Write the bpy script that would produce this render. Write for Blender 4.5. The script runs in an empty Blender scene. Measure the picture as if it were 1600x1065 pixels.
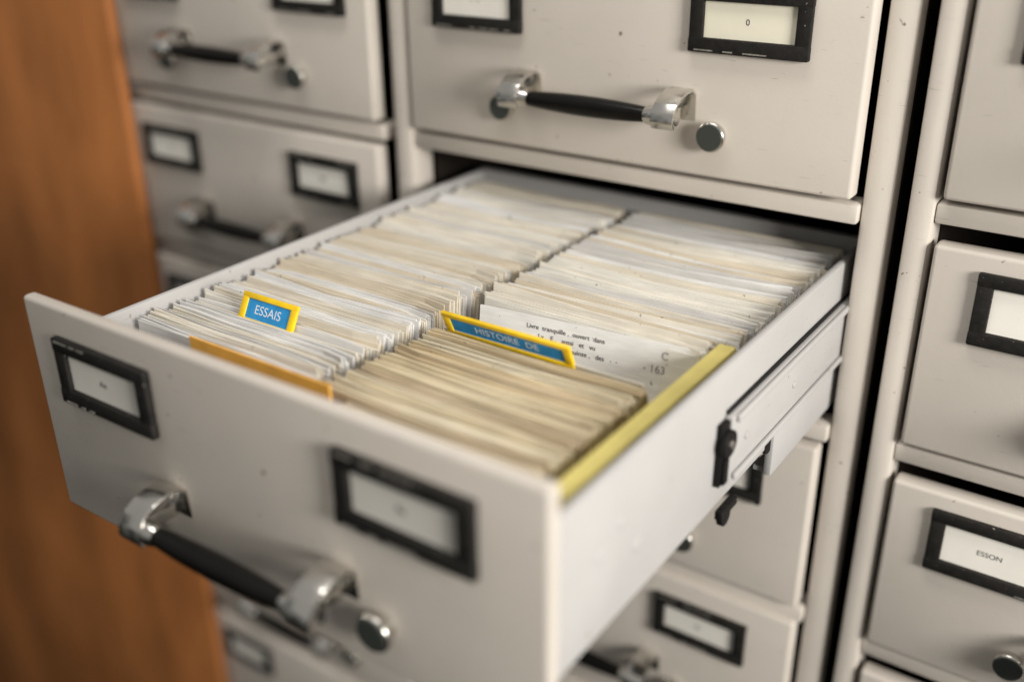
import bpy, bmesh, math, random
from mathutils import Vector, Matrix
random.seed(7)
S = 0.6                      # metres per layout unit (camera to cabinet face = 1 unit)
ORG = Vector((0, 0, 1.45))   # height of the camera above the floor
sc = bpy.context.scene
COL = sc.collection

def W(x, y, z):
    return Vector((x * S, y * S, z * S)) + ORG

# ------------------------------------------------------------------ camera
cam = bpy.data.cameras.new('camera')
cam_o = bpy.data.objects.new('camera', cam)
COL.objects.link(cam_o)
right = Vector((0.8214, 0.5703, -0.0101)).normalized()
down = Vector((0.2356, -0.3553, -0.9046)).normalized()
fwd = right.cross(down).normalized()
if fwd.y < 0:
    fwd = -fwd
up = (-down - right * right.dot(-down)).normalized()
M = Matrix((right, up, -fwd)).transposed().to_4x4()
M.translation = W(0, -1, 0)
cam_o.matrix_world = M
cam.sensor_width = 36
cam.lens = 36 * 1610.0 / 1600.0
cam.clip_start = 0.02
cam.clip_end = 100
cam.dof.use_dof = True
cam.dof.focus_distance = 1.0 * S
cam.dof.aperture_fstop = 2.1
sc.camera = cam_o

# ------------------------------------------------------------------ light
world = bpy.data.worlds.new('World')
sc.world = world
world.use_nodes = True
bg = world.node_tree.nodes['Background']
bg.inputs[1].default_value = 0.21
_n = world.node_tree.nodes
_l = world.node_tree.links
_tc = _n.new('ShaderNodeTexCoord')
_sp = _n.new('ShaderNodeSeparateXYZ')
_l.new(_tc.outputs['Generated'], _sp.inputs[0])
_ns = _n.new('ShaderNodeTexNoise')            # made-up noise in the surroundings, adds contrast to chrome reflections
_ns.inputs['Scale'].default_value = 3.2
_ns.inputs['Detail'].default_value = 2
_l.new(_tc.outputs['Generated'], _ns.inputs['Vector'])
_ad = _n.new('ShaderNodeMath')
_ad.operation = 'MULTIPLY_ADD'
_ad.inputs[1].default_value = 1.6
_l.new(_ns.outputs['Fac'], _ad.inputs[0])
_l.new(_sp.outputs['Z'], _ad.inputs[2])
_rp = _n.new('ShaderNodeValToRGB')
_e = _rp.color_ramp.elements
_e[0].position = 0.42
_e[0].color = (0.055, 0.052, 0.042, 1)
_e[1].position = 1.0
_e[1].color = (1.7, 1.66, 1.58, 1)
_m = _rp.color_ramp.elements.new(0.72)
_m.color = (0.42, 0.435, 0.40, 1)
_l.new(_ad.outputs[0], _rp.inputs['Fac'])
_l.new(_rp.outputs['Color'], bg.inputs[0])

def area(name, loc, target, size, size_y, power, col):
    l = bpy.data.lights.new(name, 'AREA')
    l.shape = 'RECTANGLE'
    l.size = size * S
    l.size_y = size_y * S
    l.energy = power
    l.color = col
    o = bpy.data.objects.new(name, l)
    COL.objects.link(o)
    o.location = W(*loc)
    o.rotation_euler = (W(*target) - W(*loc)).to_track_quat('-Z', 'Y').to_euler()
    return o

area('key_light_right', (1.60, -0.93, 0.16), (-0.05, -0.10, -0.62), 0.8, 0.6, 25.0, (1.0, 0.965, 0.91))  # unseen key light, set low at the right to balance the faces
area('overhead_card_fill', (-0.55, -0.75, 2.0), (-0.6, -0.2, -0.4), 1.4, 0.5, 10.0, (1.0, 0.96, 0.91))  # unseen fill light added above the drawer to brighten the cards
sc.view_settings.view_transform = 'Standard'
sc.view_settings.look = 'None'
sc.view_settings.gamma = 1.0
sc.view_settings.exposure = 0.0
sc.view_settings.use_curve_mapping = False

# ------------------------------------------------------------------ materials
def mat(name, col, rough=0.5, metal=0.0, vary=0.0, vscale=30.0, bump=0.0, bscale=300.0,
        specks=None, speck_scale=180.0, speck_cut=0.72, streak=None, coat=0.0, spec=0.5, smudge=False):
    m = bpy.data.materials.new(name)
    m.use_nodes = True
    nt = m.node_tree
    b = nt.nodes['Principled BSDF']
    b.inputs['Roughness'].default_value = rough
    b.inputs['Metallic'].default_value = metal
    b.inputs['Specular IOR Level'].default_value = spec
    if coat:
        b.inputs['Coat Weight'].default_value = coat
    tc = nt.nodes.new('ShaderNodeTexCoord')
    mp = nt.nodes.new('ShaderNodeMapping')
    nt.links.new(tc.outputs['Object'], mp.inputs['Vector'])
    if streak:
        mp.inputs['Scale'].default_value = streak
    cur = None
    if vary > 0:
        n = nt.nodes.new('ShaderNodeTexNoise')
        n.inputs['Scale'].default_value = vscale
        n.inputs['Detail'].default_value = 6
        nt.links.new(mp.outputs['Vector'], n.inputs['Vector'])
        r = nt.nodes.new('ShaderNodeValToRGB')
        r.color_ramp.elements[0].position = 0.3
        r.color_ramp.elements[1].position = 0.7
        r.color_ramp.elements[0].color = tuple(c * (1 - vary) for c in col) + (1,)
        r.color_ramp.elements[1].color = tuple(min(1, c * (1 + vary)) for c in col) + (1,)
        nt.links.new(n.outputs['Fac'], r.inputs['Fac'])
        cur = r.outputs['Color']
    if specks:
        n = nt.nodes.new('ShaderNodeTexNoise')
        n.inputs['Scale'].default_value = speck_scale
        n.inputs['Detail'].default_value = 3
        nt.links.new(tc.outputs['Object'], n.inputs['Vector'])
        r = nt.nodes.new('ShaderNodeValToRGB')
        r.color_ramp.elements[0].position = speck_cut
        r.color_ramp.elements[1].position = speck_cut + 0.03
        nt.links.new(n.outputs['Fac'], r.inputs['Fac'])
        mx = nt.nodes.new('ShaderNodeMix')
        mx.data_type = 'RGBA'
        nt.links.new(r.outputs['Color'], mx.inputs[0])
        if cur:
            nt.links.new(cur, mx.inputs[6])
        else:
            mx.inputs[6].default_value = tuple(col) + (1,)
        mx.inputs[7].default_value = tuple(specks) + (1,)
        cur = mx.outputs[2]
    if cur:
        nt.links.new(cur, b.inputs['Base Color'])
    else:
        b.inputs['Base Color'].default_value = tuple(col) + (1,)
    if smudge:                          # hand grease and fine rubbed scratches
        m2 = nt.nodes.new('ShaderNodeMapping')
        m2.inputs['Scale'].default_value = (60, 60, 900)
        m2.inputs['Rotation'].default_value = (0.3, 0.5, 0.2)
        nt.links.new(tc.outputs['Object'], m2.inputs['Vector'])
        sn = nt.nodes.new('ShaderNodeTexNoise')
        sn.inputs['Scale'].default_value = 1.0
        sn.inputs['Detail'].default_value = 2
        nt.links.new(m2.outputs['Vector'], sn.inputs['Vector'])
        sr = nt.nodes.new('ShaderNodeValToRGB')
        sr.color_ramp.elements[0].position = 0.70
        sr.color_ramp.elements[1].position = 0.76
        nt.links.new(sn.outputs['Fac'], sr.inputs['Fac'])
        sx = nt.nodes.new('ShaderNodeMix')
        sx.data_type = 'RGBA'
        nt.links.new(sr.outputs['Color'], sx.inputs[0])
        nt.links.new(cur, sx.inputs[6])
        sx.inputs[7].default_value = tuple(c * 0.72 for c in col) + (1,)
        cur = sx.outputs[2]
        nt.links.new(cur, b.inputs['Base Color'])
        gn = nt.nodes.new('ShaderNodeTexNoise')
        gn.inputs['Scale'].default_value = 22
        gn.inputs['Detail'].default_value = 5
        nt.links.new(tc.outputs['Object'], gn.inputs['Vector'])
        gr = nt.nodes.new('ShaderNodeMapRange')
        gr.inputs['From Min'].default_value = 0.3
        gr.inputs['From Max'].default_value = 0.7
        gr.inputs['To Min'].default_value = rough - 0.10
        gr.inputs['To Max'].default_value = rough + 0.16
        nt.links.new(gn.outputs['Fac'], gr.inputs['Value'])
        nt.links.new(gr.outputs['Result'], b.inputs['Roughness'])
    if bump > 0:
        n = nt.nodes.new('ShaderNodeTexNoise')
        n.inputs['Scale'].default_value = bscale
        n.inputs['Detail'].default_value = 4
        nt.links.new(tc.outputs['Object'], n.inputs['Vector'])
        bp = nt.nodes.new('ShaderNodeBump')
        bp.inputs['Strength'].default_value = bump
        bp.inputs['Distance'].default_value = 0.0005
        nt.links.new(n.outputs['Fac'], bp.inputs['Height'])
        nt.links.new(bp.outputs['Normal'], b.inputs['Normal'])
    return m

PAINT = mat('beige_enamel', (0.595, 0.545, 0.485), 0.50, spec=0.25, vary=0.07, vscale=8, bump=0.16, bscale=420,
            specks=(0.20, 0.16, 0.12), speck_scale=150, speck_cut=0.712, smudge=True)
PAINT_DIM = mat('beige_enamel_dimmed', (0.44, 0.43, 0.42), 0.55, spec=0.25, vary=0.06, vscale=12, bump=0.12, bscale=400,
               specks=(0.25, 0.22, 0.18), speck_scale=150, speck_cut=0.73, smudge=True)  # same paint as the fronts, toned down where the key light burns out
SHADE_IN = mat('inner_shade_black', (0.018, 0.014, 0.011), 0.8, vary=0.1, spec=0.1)  # near-black colour stands in for shade inside bays and gaps
BLACKFR = mat('worn_black_frame', (0.016, 0.0145, 0.013), 0.6, spec=0.2, vary=0.3, vscale=200, bump=0.5, bscale=900,
              specks=(0.34, 0.32, 0.28), speck_scale=420, speck_cut=0.70)
BARE = mat('worn_bare_edge', (0.42, 0.40, 0.36), 0.45, metal=0.6, vary=0.4, vscale=500)
CHROME = mat('chrome', (0.66, 0.64, 0.60), 0.2, metal=1.0, vary=0.1, vscale=60)
GRIP = mat('black_bakelite', (0.004, 0.0035, 0.003), 0.28, vary=0.2, vscale=100, spec=0.25)
STUD = mat('grey_rubber_disc', (0.045, 0.05, 0.045), 0.45, spec=0.3)
RUBBER_AND_SHADE = mat('black_roller_and_slot_shade', (0.008, 0.007, 0.007), 0.6, spec=0.2)  # rollers and stops, also the painted shadow line on the slide
PAPER = mat('label_paper', (0.80, 0.77, 0.70), 0.75, vary=0.03, vscale=40)
PAPER_Y = mat('aged_label_paper', (0.80, 0.76, 0.62), 0.75, vary=0.03, vscale=40)
INK = mat('typewriter_ink', (0.03, 0.03, 0.035), 0.8)
PENCIL = mat('pencil_grey', (0.28, 0.25, 0.27), 0.8)
WOOD = mat('brown_varnished_wood', (0.41, 0.155, 0.048), 0.5, spec=0.2, vary=0.34, vscale=5, streak=(2.2, 2.2, 0.8), bump=0.1, bscale=60)
ORANGE = mat('orange_card', (0.88, 0.46, 0.08), 0.75, vary=0.12, vscale=60)
YELLOW = mat('yellow_tab_plastic', (0.93, 0.60, 0.01), 0.45, vary=0.12, vscale=120)
BLUE = mat('blue_tab_paper', (0.02, 0.27, 0.60), 0.65, vary=0.15, vscale=150)
WHITEINK = mat('pale_lettering', (0.75, 0.80, 0.85), 0.7)
LINER = mat('yellow_board', (0.80, 0.68, 0.22), 0.8, vary=0.22, vscale=25)

def paper(name, col):
    return mat(name, tuple(c * 0.92 for c in col), 0.85, spec=0.2, vary=0.09, vscale=90, streak=(0.5, 3, 3), specks=tuple(c * 0.45 for c in col), speck_scale=260, speck_cut=0.70)
CREAMS = [paper('card_cream_%s' % n, c) for n, c in (
    ('pale', (0.80, 0.77, 0.70)), ('warm', (0.77, 0.71, 0.60)), ('white', (0.82, 0.81, 0.79)),
    ('aged', (0.70, 0.62, 0.49)), ('grey', (0.66, 0.64, 0.61)), ('ivory', (0.80, 0.75, 0.65)))]
TANS = [paper('card_manila_%s' % n, c) for n, c in (
    ('light', (0.78, 0.68, 0.48)), ('mid', (0.74, 0.62, 0.42)), ('pale', (0.80, 0.72, 0.55)),
    ('dull', (0.64, 0.53, 0.37)))]
WHITES = [CREAMS[0], CREAMS[2], CREAMS[2], CREAMS[4], CREAMS[5]]

# ------------------------------------------------------------------ mesh helpers (layout units in, metres out)
def add_box(bm, x0, x1, y0, y1, z0, z1, bevel=0.0, segs=2, rot=None):
    vs = [bm.verts.new((x * S, y * S, z * S)) for x in (x0, x1) for y in (y0, y1) for z in (z0, z1)]
    f = []
    for q in ((0, 1, 3, 2), (4, 6, 7, 5), (0, 4, 5, 1), (2, 3, 7, 6), (0, 2, 6, 4), (1, 5, 7, 3)):
        f.append(bm.faces.new([vs[i] for i in q]))
    if rot:
        for v in vs:
            v.co = rot @ v.co
    if bevel > 0:
        es = set()
        for a in f:
            for e in a.edges:
                es.add(e)
        bmesh.ops.bevel(bm, geom=list(es), offset=bevel * S, segments=segs, profile=0.5, affect='EDGES')

def add_cyl(bm, c, axis, r0, r1, h, n=28, bevel=0.0):
    """cylinder centred at c, axis 'x','y','z' (layout units)"""
    t = {'x': Matrix.Rotation(math.pi / 2, 4, 'Y'), 'y': Matrix.Rotation(math.pi / 2, 4, 'X'), 'z': Matrix.Identity(4)}[axis]
    m = Matrix.Translation(Vector(c) * S) @ t
    r = bmesh.ops.create_cone(bm, cap_ends=True, segments=n, radius1=r0 * S, radius2=r1 * S, depth=h * S, matrix=m)
    if bevel > 0:
        es = [e for e in bm.edges if e.verts[0] in r['verts'] and e.verts[1] in r['verts'] and
              any(len(f.verts) > 6 for f in e.link_faces)]
        bmesh.ops.bevel(bm, geom=es, offset=bevel * S, segments=3, profile=0.5, affect='EDGES')

def add_tube(bm, pts, radii, n=20, flat=1.0):
    """swept round bar through pts (layout units)"""
    pts = [Vector(p) * S for p in pts]
    rings = []
    for i, p in enumerate(pts):
        a = pts[max(i - 1, 0)]
        b = pts[min(i + 1, len(pts) - 1)]
        d = (b - a).normalized()
        u = d.cross(Vector((0, 0, 1)))
        if u.length < 1e-3:
            u = d.cross(Vector((1, 0, 0)))
        u.normalize()
        v = u.cross(d).normalized()
        r = radii[i] * S
        rings.append([bm.verts.new(p + u * math.cos(k * 2 * math.pi / n) * r + v * math.sin(k * 2 * math.pi / n) * r * flat) for k in range(n)])
    for i in range(len(rings) - 1):
        for k in range(n):
            bm.faces.new((rings[i][k], rings[i][(k + 1) % n], rings[i + 1][(k + 1) % n], rings[i + 1][k]))
    bm.faces.new(rings[0][::-1])
    bm.faces.new(rings[-1])

def obj(name, bm, m, parent=None, loc=None, smooth=False, m2=None):
    bmesh.ops.recalc_face_normals(bm, faces=bm.faces)
    me = bpy.data.meshes.new(name)
    bm.to_mesh(me)
    bm.free()
    me.materials.append(m)
    if m2:
        me.materials.append(m2)
    if smooth:
        me.shade_smooth()
        try:
            me.set_sharp_from_angle(angle=math.radians(35))
        except Exception:
            pass
    o = bpy.data.objects.new(name, me)
    COL.objects.link(o)
    if parent:
        o.parent = parent
    if loc:
        o.location = loc
    return o

def box_obj(name, dims, m, parent=None, bevel=0.0, loc=None, segs=2):
    bm = bmesh.new()
    add_box(bm, *dims, bevel=bevel, segs=segs)
    return obj(name, bm, m, parent, loc, smooth=bevel > 0)

def tag(o, label, cat, group=None, kind=None):
    o['label'] = label
    o['category'] = cat
    if group:
        o['group'] = group
    if kind:
        o['kind'] = kind
    return o

def empty(name, x, y, z, label, cat, group=None):
    o = bpy.data.objects.new(name, None)
    COL.objects.link(o)
    o.location = W(x, y, z)
    o.empty_display_size = 0.02
    return tag(o, label, cat, group)

def text_obj(name, lines, size, m, parent, loc, rot=(math.pi / 2, 0, 0), spacing=1.0, line=1.15):
    cu = bpy.data.curves.new(name + '_curve', 'FONT')
    cu.body = lines
    cu.size = size * S
    cu.align_x = 'CENTER'
    cu.align_y = 'CENTER'
    cu.space_character = spacing
    cu.space_line = line
    cu.extrude = 0.00002
    t = bpy.data.objects.new(name + '_curve', cu)
    COL.objects.link(t)
    dg = bpy.context.evaluated_depsgraph_get()
    me = bpy.data.meshes.new_from_object(t.evaluated_get(dg))
    COL.objects.unlink(t)
    bpy.data.objects.remove(t)
    me.name = name
    me.materials.clear()
    me.materials.append(m)
    o = bpy.data.objects.new(name, me)
    COL.objects.link(o)
    o.parent = parent
    o.location = Vector(loc) * S
    o.rotation_euler = rot
    return o

# ------------------------------------------------------------------ setting geometry
PITCH = 0.255
DH = 0.222                       # drawer front height
def row_bottom(k, cab='middle'):
    if cab == 'right':
        return -0.299 - 0.2665 * k
    return -0.315 - PITCH * k + (0.008 if k >= 3 else 0)
FLOOR_Z = -2.41
HALF = 0.2825
HALF_L = 0.262                   # the blurred left cabinet is a little narrower

CABS = [('left', -1.180, 7), ('middle', -0.5715, 7), ('right', 0.079, 7)]
cab_txt = {'left': 'beige steel card cabinet out of focus beside the brown wooden panel',
           'middle': 'beige steel card cabinet holding the long pulled-out drawer',
           'right': 'beige steel card cabinet at the right edge, past the black upright gap'}
cab_roots = {}
for cn, cx, nrow in CABS:
    c = empty('card_cabinet', cx, 0, FLOOR_Z, cab_txt[cn], 'cabinet', 'row of steel card cabinets')
    zb = FLOOR_Z
    cab_roots[cn] = c
    top = 0.12
    e = 0.0065                                  # gap round each drawer
    inner = (HALF if cn != 'left' else HALF_L) + e
    outer = {'left': 0.272, 'middle': 0.3175, 'right': 0.314}[cn]
    L = lambda z: z - zb
    for s in (-1, 1):
        a, b = sorted((s * inner, s * outer))
        yf = 0.036 if cn == 'left' else (0.017 if (cn == 'middle' and s > 0) else 0.006)
        box_obj('stile', (a, b, yf, 0.05, 0, L(top)), PAINT, c, bevel=0.006)
        a, b = sorted((s * (outer - 0.004), s * outer))
        box_obj('side_panel', (a, b, 0.051, 1.05, 0, L(top)), SHADE_IN, c)  # blackened so the gap between cabinets reads as deep shade
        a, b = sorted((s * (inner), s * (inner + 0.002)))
        box_obj('inner_lining', (a - 0.0, b, 0.055, 1.04, 0.01, L(top) - 0.01), SHADE_IN, c)
    box_obj('back_panel', (-outer, outer, 1.051, 1.06, 0, L(top)), SHADE_IN, c)
    box_obj('top_panel', (-inner, inner, 0.004, 1.05, L(-0.083 if cn != 'right' else -0.067), L(top)), PAINT, c, bevel=0.002)
    for k in range(nrow):
        zt = row_bottom(k, cn) - 0.0065
        box_obj('rail', (-inner + 0.0005, inner - 0.0005, 0.010, 0.045, L(zt - 0.0205), L(zt)), PAINT, c, bevel=0.003)
        box_obj('shelf', (-inner + 0.0025, inner - 0.0025, 0.05, 1.03, L(zt - 0.018), L(zt - 0.010)), SHADE_IN, c)
    # plinth below the last rail closes the face
    box_obj('plinth', (-inner, inner, 0.004, 0.04, 0.0, L(row_bottom(nrow - 1, cn)) - 0.034), PAINT, c, bevel=0.003)
    if cn == 'middle':
        # fixed runner that sticks out of the open bay on the right
        bm = bmesh.new()
        x1 = 0.2825
        add_box(bm, x1 - 0.0085, x1, -0.145, 0.4, L(-0.560), L(-0.503), bevel=0.002)
        add_box(bm, x1 - 0.02, x1 - 0.0088, -0.14, 0.4, L(-0.560), L(-0.555))
        obj('runner', bm, PAINT_DIM, c, smooth=True)
        bm = bmesh.new()
        add_cyl(bm, (x1 - 0.012, -0.148, L(-0.520)), 'x', 0.012, 0.012, 0.018, bevel=0.001)
        obj('stop_wheel', bm, RUBBER_AND_SHADE, c, smooth=True)

# ------------------------------------------------------------------ drawers
wear_seed = [4]
def label_frame_bm(cx, zc, w, h, t):
    bm = bmesh.new()
    hw, hh = w / 2, h / 2
    b = 0.0155
    y0, y1 = -0.008, -0.0004
    add_box(bm, cx - hw, cx + hw, y0, y1, zc + hh - t, zc + hh, bevel=0.0018)
    add_box(bm, cx - hw, cx + hw, y0 - 0.0003, y1, zc - hh, zc - hh + b * 0.95, bevel=0.0018)
    add_box(bm, cx - hw + 0.0003, cx - hw + b, y0 + 0.0003, y1, zc - hh + 0.004, zc + hh - 0.004, bevel=0.0018)
    add_box(bm, cx + hw - b, cx + hw - 0.0003, y0 + 0.0003, y1, zc - hh + 0.004, zc + hh - 0.004, bevel=0.0018)
    keep = set(bm.faces)
    wear_seed[0] += 1
    rr = random.Random(wear_seed[0])
    amount = rr.uniform(0.25, 0.85)
    x = cx - w / 2 + 0.006
    while x < cx + w / 2 - 0.012:
        l = rr.uniform(0.006, 0.03)
        if rr.random() < amount:
            xe = min(x + l, cx + w / 2 - 0.006)
            add_box(bm, x, xe, -0.0086, -0.0070, zc + h / 2 - 0.0034, zc + h / 2 - 0.0019)
            add_box(bm, x + 0.002, xe, -0.0090, -0.0074, zc - h / 2 + 0.0022, zc - h / 2 + 0.0034)
        x += l + rr.uniform(0.001, 0.01)
    for f in bm.faces:
        if f not in keep:
            f.material_index = 1
    return bm

LAB_W, LAB_H = 0.128, 0.064
LAB_Z = 0.131 + LAB_H / 2
LAB_X = {-1: 0.173, 1: 0.163}

def make_drawer(text_l, text_r, label, pos, cab, half=HALF, aged=None, thick=0.024):
    """a drawer is a part of its cabinet; its fittings are sub-parts"""
    root = cab_roots[cab]
    bm = bmesh.new()
    LAB_H = 0.074 if cab == 'right' else 0.064
    LAB_Z = 0.131 + LAB_H / 2
    add_box(bm, -half, half, 0, thick, 0, DH, bevel=0.0042, segs=3)
    d = obj('card_drawer', bm, PAINT, root, smooth=True)
    d.location = W(*pos) - root.location
    if label:
        d['label'] = label
    k_ = half / HALF
    for s, txt in ((-1, text_l), (1, text_r)):
        cx = s * LAB_X[s]
        if cab == 'left':
            cx = s * 0.163
        obj('label_frame', label_frame_bm(cx, LAB_Z, LAB_W, LAB_H, 0.0135), BLACKFR, d, smooth=True, m2=BARE)
        box_obj('paper_label', (cx - LAB_W / 2 + 0.012, cx + LAB_W / 2 - 0.012, -0.0032, -0.0008,
                                LAB_Z - LAB_H / 2 + 0.010, LAB_Z + LAB_H / 2 - 0.010), PAPER_Y if s > 0 and aged else PAPER, d)
        if txt:
            text_obj('lettering', txt, 0.0085, INK, d, (cx - 0.002, -0.0034, LAB_Z), spacing=1.0)
    gz, gy = 0.0695, -0.043
    n = 24
    xs = [-0.079 + i * 0.158 / n for i in range(n + 1)]
    bm = bmesh.new()
    add_tube(bm, [(x, gy, gz) for x in xs],
             [0.0070 + 0.0042 * max(0, math.cos(x / 0.079 * math.pi / 2)) ** 0.7 for x in xs], n=28)
    obj('grip', bm, GRIP, d, smooth=True)
    for s in (-1, 1):
        bm = bmesh.new()
        # wide flat chrome strap that leaves the face and curls down over the grip end
        path = [(-0.0005, 0.058), (-0.0035, 0.086), (-0.010, 0.0905), (-0.022, 0.0900), (-0.034, 0.0870),
                (-0.044, 0.0810), (-0.050, 0.0735), (-0.052, 0.066), (-0.048, 0.060)]
        xc, hw, th = s * 0.097, 0.0130, 0.0038
        prev = None
        for i, (py, pz) in enumerate(path):
            a = path[max(i - 1, 0)]
            b = path[min(i + 1, len(path) - 1)]
            dy, dz_ = b[0] - a[0], b[1] - a[1]
            ln_ = math.hypot(dy, dz_)
            ny, nz = -dz_ / ln_ * th, dy / ln_ * th
            ring = [bm.verts.new(Vector((xc + sx * hw, py + q * ny, pz + q * nz)) * S) for sx, q in ((-1, 0), (1, 0), (1, -1), (-1, -1))]
            if prev:
                for k in range(4):
                    bm.faces.new((prev[k], prev[(k + 1) % 4], ring[(k + 1) % 4], ring[k]))
            else:
                bm.faces.new(ring[::-1])
            prev = ring
        bm.faces.new(prev)
        bmesh.ops.bevel(bm, geom=list(bm.edges), offset=0.0007, segments=2, profile=0.5, affect='EDGES')
        add_tube(bm, [(s * 0.073, gy, gz), (s * 0.076, gy, gz), (s * 0.086, gy, gz), (s * 0.104, gy, gz), (s * 0.109, gy, gz)],
                 [0.0080, 0.0096, 0.0110, 0.0110, 0.0080], n=24)
        add_box(bm, xc - 0.004, xc + 0.004, -0.040, -0.002, 0.063, 0.076, bevel=0.001)
        obj('bracket', bm, CHROME, d, smooth=True)
        bm = bmesh.new()
        add_cyl(bm, (s * 0.1335, -0.004, 0.047), 'y', 0.012, 0.012, 0.008)
        add_cyl(bm, (s * 0.1335, -0.0115, 0.047), 'y', 0.0160, 0.0160, 0.007, n=48, bevel=0.0022)
        keep = set(bm.faces)
        add_cyl(bm, (s * 0.1335, -0.0156, 0.047), 'y', 0.0140, 0.0140, 0.0012, n=48)
        for f in bm.faces:
            if f not in keep:
                f.material_index = 1
        obj('stud', bm, CHROME, d, smooth=True, m2=STUD)
    return d

words = {('middle', 0): ('–  –', '0'), ('right', 2): ('ESSON', 'ETAM'), ('right', 1): ('', ''), ('right', 0): ('D', 'E'),
         ('left', 0): ('A', 'AN'), ('left', 1): ('B', 'BA'), ('middle', 2): ('', 'P'), ('middle', 3): ('', 'Q'),
         ('left', 2): ('', ''), ('left', 3): ('', '')}
for cn, cx, nrow in CABS:
    for k in range(nrow):
        if cn == 'middle' and k == 1:
            continue
        tl, tr = words.get((cn, k), ('', ''))
        make_drawer(tl, tr, None, (cx, 0, row_bottom(k, cn)), cn, half=HALF_L if cn == 'left' else HALF,
                    aged=(cn == 'middle' and k == 0))

# ------------------------------------------------------------------ the open drawer
OX, OY, OZ = -0.569, -0.552, -0.574
od = make_drawer('An', 'Ba', 'long drawer pulled far out of the cabinet, full of index cards', (OX, OY, OZ), 'middle', thick=0.0135)
SUB = {'n': None}
def ox(x): return x - OX
def oy(y): return y - OY
def oz(z): return z - OZ
RIM = -0.388
FLOOR = -0.512
BOT = -0.525
# tray behind the front panel
box_obj('front_flange', (-HALF + 0.006, HALF - 0.006, 0.0140, 0.019, 0.02, DH - 0.030), PAINT_DIM, od, bevel=0.001)
box_obj('side_wall', (ox(-0.8275), ox(-0.8195), 0.0195, oy(0.12), oz(BOT), oz(RIM)), PAINT_DIM, od, bevel=0.0028)
box_obj('side_wall', (ox(-0.3005), ox(-0.2925), 0.0195, oy(0.12), oz(BOT), oz(RIM)), PAINT_DIM, od, bevel=0.0028)
box_obj('tray_floor', (ox(-0.819), ox(-0.301), 0.0195, oy(0.12), oz(FLOOR), oz(FLOOR) + 0.004), PAINT_DIM, od)
box_obj('back_wall', (ox(-0.819), ox(-0.301), oy(0.105), oy(0.115), oz(FLOOR) + 0.005, oz(RIM)), PAINT_DIM, od)
box_obj('divider', (ox(-0.579), ox(-0.574), 0.0195, oy(0.1), oz(FLOOR) + 0.005, oz(-0.48)), SHADE_IN, od)
# moving slide on the outer right side
WX = -0.2925
bm = bmesh.new()
add_box(bm, ox(WX + 0.0005), ox(WX + 0.008), oy(-0.268), oy(0.12), oz(-0.498), oz(-0.4335), bevel=0.0015)
add_box(bm, ox(WX + 0.0083), ox(WX + 0.012), oy(-0.262), oy(0.12), oz(-0.498), oz(-0.492), bevel=0.001)
add_box(bm, ox(WX + 0.0083), ox(WX + 0.012), oy(-0.262), oy(0.12), oz(-0.4405), oz(-0.4335), bevel=0.001)
keep = set(bm.faces)
add_box(bm, ox(WX + 0.0003), ox(WX + 0.0028), oy(-0.266), oy(0.12), oz(-0.4334), oz(-0.4300))  # black strip drawn in for the shadow slot between wall and slide
for f in bm.faces:
    if f not in keep:
        f.material_index = 1
add_cyl(bm, (ox(WX + 0.0088), oy(-0.235), oz(-0.466)), 'x', 0.0042, 0.0034, 0.0022, n=20, bevel=0.0005)
add_cyl(bm, (ox(WX + 0.0088), oy(-0.12), oz(-0.466)), 'x', 0.0042, 0.0034, 0.0022, n=20, bevel=0.0005)
obj('slide', bm, PAINT_DIM, od, smooth=True, m2=RUBBER_AND_SHADE)
bm = bmesh.new()
add_box(bm, ox(WX + 0.001), ox(WX + 0.0065), oy(-0.284), oy(-0.2685), oz(-0.497), oz(-0.436), bevel=0.001)
add_cyl(bm, (ox(WX + 0.009), oy(-0.276), oz(-0.455)), 'x', 0.0128, 0.0128, 0.0048, n=40, bevel=0.0009)
add_box(bm, ox(WX + 0.0066), ox(WX + 0.0095), oy(-0.281), oy(-0.272), oz(-0.495), oz(-0.470), bevel=0.0006)
keep = set(bm.faces)
add_cyl(bm, (ox(WX + 0.0118), oy(-0.276), oz(-0.455)), 'x', 0.0042, 0.0034, 0.0018, n=20)
for f in bm.faces:
    if f not in keep:
        f.material_index = 1
obj('roller', bm, RUBBER_AND_SHADE, od, smooth=True, m2=CHROME)
bm = bmesh.new()
add_box(bm, ox(WX + 0.001), ox(WX + 0.008), oy(-0.275), oy(-0.240), oz(-0.536), oz(-0.527), bevel=0.001)
add_cyl(bm, (ox(WX + 0.006), oy(-0.266), oz(-0.535)), 'x', 0.0095, 0.0095, 0.006, n=36, bevel=0.0009)
obj('stop', bm, RUBBER_AND_SHADE, od, smooth=True)
# pressed dimples on the outer side
bm = bmesh.new()
for yy, zz in ((-0.475, -0.452), (-0.42, -0.475), (-0.445, -0.44)):
    add_cyl(bm, (ox(-0.2925), oy(yy), oz(zz)), 'x', 0.007, 0.005, 0.0025, n=20, bevel=0.0006)
obj('dimple', bm, PAINT_DIM, od, smooth=True)

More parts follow.
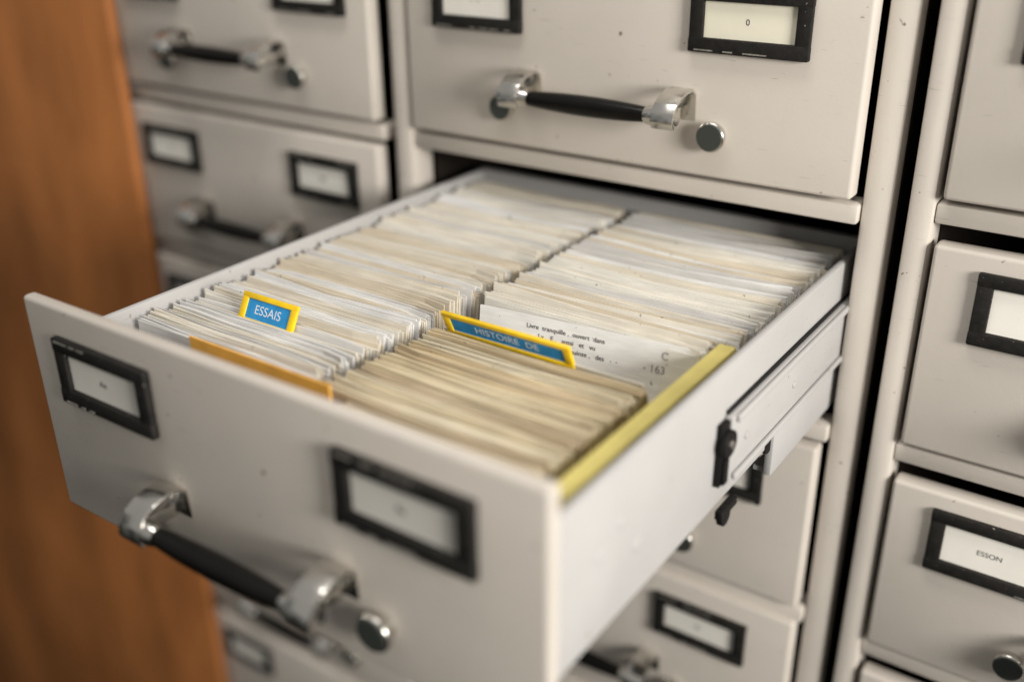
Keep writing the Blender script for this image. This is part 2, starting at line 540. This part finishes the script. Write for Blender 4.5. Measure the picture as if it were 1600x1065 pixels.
# ------------------------------------------------------------------ index cards
def card_bm(bm, w, h, t, x, y, zb, lean, yaw, bulge, cut=0.0, dz=0.0, wave=(0, 1, 0), curl=0.0):
    """thin card standing on its long edge; x,y = centre of foot, lean>0 tips the top toward the camera"""
    n = 8
    grid = []
    for side in (0, 1):
        rows = []
        for j in range(2):
            r = []
            for i in range(n + 1):
                u = i / n - 0.5
                z = h * j
                yy = (-t / 2 if side == 0 else t / 2) + u * yaw * w
                if j:
                    yy += bulge * (1 - 4 * u * u) + wave[0] * math.sin(u * wave[1] + wave[2])
                    if u > 0.30:
                        yy += curl * ((u - 0.30) / 0.2) ** 2
                    if u < -0.36:
                        yy += curl * 0.5 * ((-u - 0.36) / 0.14) ** 2
                zz = z + dz * u * j
                if cut and j == 1 and i in (0, n):
                    zz -= cut
                r.append(bm.verts.new(Vector((x + u * w, y + yy - math.sin(lean) * zz, zb + math.cos(lean) * zz)) * S))
            rows.append(r)
        grid.append(rows)
    A, B = grid
    for i in range(n):
        bm.faces.new((A[0][i], A[0][i + 1], A[1][i + 1], A[1][i]))
        bm.faces.new((B[0][i + 1], B[0][i], B[1][i], B[1][i + 1]))
        bm.faces.new((A[1][i], A[1][i + 1], B[1][i + 1], B[1][i]))
    bm.faces.new((A[0][0], A[1][0], B[1][0], B[0][0]))
    bm.faces.new((A[0][n], B[0][n], B[1][n], A[1][n]))

FOOT = FLOOR + 0.006
rnd = random.Random(11)
def lean_left(y):
    if y < -0.480: return 0.10
    if y < -0.405: return 0.02
    return -0.16 - 0.05 * math.sin(y * 9)
def lean_right(y):
    if y < -0.30: return 0.30 - 0.32 * (-0.30 - y) / 0.2
    return -0.14 - 0.04 * math.sin(y * 11)

cards = []   # (topY, side, bm args, material)
def fill(side, y_top0, y_top1, pitch, x0, x1, leanf, pal, hbase):
    y = y_top0
    band = 0
    mt = rnd.choice(pal)
    dh = 0
    wv = [0.0006, 7.0, 0.0]
    cu = 0.0
    while y < y_top1:
        wv = [min(0.0010, max(0, wv[0] + rnd.gauss(0, 0.0001))), wv[1] + rnd.gauss(0, 0.15), wv[2] + rnd.gauss(0, 0.12)]
        cu = 0.93 * cu + rnd.gauss(0, 0.0009)
        if band <= 0:
            band = rnd.choice((1, 1, 2, 3, 5, 7))
            mt = rnd.choice(pal)
            dh = rnd.gauss(0, 0.0018)
            if rnd.random() < 0.05:
                dh += 0.003
        band -= 1
        t = pitch * rnd.uniform(0.62, 1.0)
        ln = leanf(y)
        h = hbase + dh + rnd.gauss(0, 0.0004)
        foot_y = y + math.sin(ln) * h
        w = (x1 - x0) - abs(rnd.gauss(0, 0.0018)) - 0.003
        jx = rnd.gauss(0, 0.0012)
        if rnd.random() < 0.06:
            jx += rnd.choice((-0.003, 0.003))
        cards.append((y, side, dict(w=w, h=h, t=t, x=(x0 + x1) / 2 + jx, y=foot_y, zb=FOOT, lean=ln,
                                    yaw=rnd.gauss(0, 0.004), bulge=rnd.gauss(0, 0.0006), cut=rnd.choice((0, 0, 0.0008, 0.0015)),
                                    dz=rnd.gauss(0, 0.005), wave=tuple(wv), curl=cu + rnd.gauss(0, 0.0008)), mt))
        y += pitch * rnd.uniform(0.95, 1.12)
        if rnd.random() < 0.07:
            y += rnd.uniform(0.0008, 0.0028)
P = 0.00148
# left row
fill('l', -0.464, -0.402, P, -0.812, -0.583, lean_left, WHITES, 0.106)
fill('l', -0.394, 0.09, P, -0.812, -0.5835, lean_left, CREAMS, 0.107)
# right row
fill('r', -0.512, -0.472, P, -0.534, -0.340, lean_right, TANS, 0.104)
fill('r', -0.470, -0.318, P, -0.569, -0.340, lean_right, TANS, 0.106)
fill('r', -0.238, -0.205, P, -0.570, -0.330, lean_right, CREAMS, 0.108)
fill('r', -0.203, 0.09, P, -0.570, -0.312, lean_right, CREAMS, 0.107)
cards.sort(key=lambda c: c[0])
rest = {}
lab = {'l': ('thin cream index card filed upright in the left-hand row of the open drawer', 'index cards of the left-hand row'),
       'r': ('thin index card filed upright in the right-hand row of the open drawer', 'index cards of the right-hand row')}
for i, (y, side, a, mt) in enumerate(cards):
    if i < 296:
        bm = bmesh.new()
        x, yy, zb = a['x'], a['y'], a['zb']
        b = dict(a)
        b.update(x=0, y=0, zb=0)
        card_bm(bm, **b)
        o = obj('index_card', bm, mt)
        o.location = W(x, yy, zb)
        tag(o, lab[side][0], 'index card', lab[side][1])
    else:
        rest.setdefault('all', []).append((a, mt))
bm = bmesh.new()
mats = []
for a, mt in rest['all']:
    if mt not in mats:
        mats.append(mt)
    n0 = len(bm.faces)
    card_bm(bm, **a)
    bm.faces.ensure_lookup_table()
    for f in bm.faces[n0:]:
        f.material_index = mats.index(mt)
me = bpy.data.meshes.new('packed_index_cards')
bmesh.ops.recalc_face_normals(bm, faces=bm.faces)
bm.to_mesh(me)
bm.free()
for m_ in mats:
    me.materials.append(m_)
o = bpy.data.objects.new('packed_index_cards', me)
COL.objects.link(o)
o.location = ORG
tag(o, 'densely packed index cards at the back of the open drawer, near the cabinet face', 'index cards', kind='stuff')

# ---- special cards
def special(name, m, x0, x1, ytop, h, lean, label, cat, t=0.0014, yaw=0.0, dz=0.0, cut=0.0):
    bm = bmesh.new()
    foot_y = ytop + math.sin(lean) * h
    e = empty(name, (x0 + x1) / 2, foot_y, FOOT, label, cat)
    card_bm(bm, w=x1 - x0, h=h, t=t, x=0, y=0, zb=0, lean=lean, yaw=yaw, bulge=0, cut=cut, dz=dz)
    b = obj('board', bm, m, e)
    return e, b

def on_card(e, lean, yaw, u, v, off):
    """local point (layout units) on the camera-side face, u along x, v up the card"""
    return Vector((u, u * yaw - math.sin(lean) * v - off * math.cos(lean), math.cos(lean) * v - off * math.sin(lean)))

# white typed card behind the V-shaped gap of the right row
h = 0.109
ln, yw = -0.12, 0.10
e, b = special('typed_card', CREAMS[2], -0.5585, -0.328, -0.245, h, ln,
               'white typewritten card facing the gap behind the long yellow and blue tab', 'index card', t=0.001, yaw=yw)
rz = math.atan(yw)
def card_text(body, u, v, size, m, nm='typing', sp=1.0):
    p = on_card(e, ln, yw, u, v, 0.0009)
    return text_obj(nm, body, size, m, e, p, rot=(math.pi / 2 - ln * -1 if False else math.pi / 2 + ln, 0, rz), spacing=sp)
card_text('Livre  tranquille ,  ouvert  dans', -0.022, h - 0.0105, 0.0066, INK)
card_text('Ly .  E .   aussi   et   vu', -0.020, h - 0.0190, 0.0066, INK)
card_text('-  quinze ,   des   -  -', 0.006, h - 0.0275, 0.0066, INK)
card_text('C. f.B', 0.086, h - 0.012, 0.0105, PENCIL, 'pencil_note')
card_text('- 163.', 0.070, h - 0.026, 0.0105, PENCIL, 'pencil_note')

# white card face behind the orange divider, left row
special('blank_card', CREAMS[2], -0.808, -0.584, -0.4680, 0.109, -0.03,
        'blank white card standing just behind the orange divider', 'index card', t=0.001)
e2, b2 = special('orange_divider', ORANGE, -0.710, -0.540, -0.4850, 0.124, 0.03,
        'orange cardboard divider at the front of the left-hand card row', 'divider', t=0.0022)
b2.location = (0, 0, 0)

def tab_divider(x0, x1, ytop, h, lean, tx0, tx1, tz0, tz1, text, label, yaw=0.0, tsize=0.011, tlean=None):
    e, b = special('tab_divider', CREAMS[5], x0, x1, ytop, h, lean, label, 'divider', yaw=yaw)
    cx = (x0 + x1) / 2
    tl = lean if tlean is None else tlean
    R = Matrix.Translation(on_card(e, lean, yaw, 0, h, 0.0) * S) @ Matrix.Rotation(tl, 4, 'X') 
    hh = tz1 - tz0
    bm = bmesh.new()
    a0, a1 = tx0 - cx, tx1 - cx
    w = 0.0056
    y0, y1 = -0.0018, 0.0022
    add_box(bm, a0, a1, y0, y1, tz1 - w, tz1, bevel=0.0012)
    add_box(bm, a0, a1, y0 - 0.0002, y1, tz0, tz0 + w, bevel=0.0012)
    add_box(bm, a0 + 0.0003, a0 + w * 1.5, y0 + 0.0002, y1, tz0 + 0.001, tz1 - 0.001, bevel=0.0012)
    add_box(bm, a1 - w * 1.5, a1 - 0.0003, y0 + 0.0002, y1, tz0 + 0.001, tz1 - 0.001, bevel=0.0012)
    tf = obj('tab_holder', bm, YELLOW, e, smooth=True)
    tf.matrix_local = R
    bl = box_obj('tab_label', (a0 + w, a1 - w, -0.0002, 0.0014, tz0 + w * 0.8, tz1 - w * 0.8), BLUE, tf)
    if text:
        text_obj('lettering', text, tsize, WHITEINK, tf, ((a0 + a1) / 2, -0.0004, (tz0 + tz1) / 2), spacing=1.02)
    return e
tab_divider(-0.808, -0.584, -0.400, 0.105, -0.06, -0.745, -0.671, -0.006, 0.0245, 'ESSAIS',
            'cream divider with short yellow tab holding a blue label in the left-hand row', tsize=0.0125, tlean=-0.50)
tab_divider(-0.563, -0.350, -0.309, 0.110, 0.36, -0.559, -0.418, -0.006, 0.0225, 'HISTOIRE  DE',
            'cream divider with long yellow tab and dark blue label beside the typed card', tsize=0.0115, tlean=0.42)

# yellow board strip along the right wall
ln_ = empty('yellow_liner', -0.322, -0.34, FOOT, 'yellow board strip standing between the right-hand cards and the drawer wall', 'liner')
bm = bmesh.new()
add_box(bm, -0.0045, 0.0115, -0.155, 0.13, 0, 0.1085, bevel=0.001)
obj('board', bm, LINER, ln_, smooth=True)

# ------------------------------------------------------------------ brown wooden panel at the left
wp = empty('wooden_panel', -1.425, 0, FLOOR_Z, 'brown varnished wooden panel closing the left end of the cabinets', 'panel')
box_obj('board', (-1.2, 0.0, -0.022, -0.004, 0.0, 2.8), WOOD, wp, bevel=0.004)
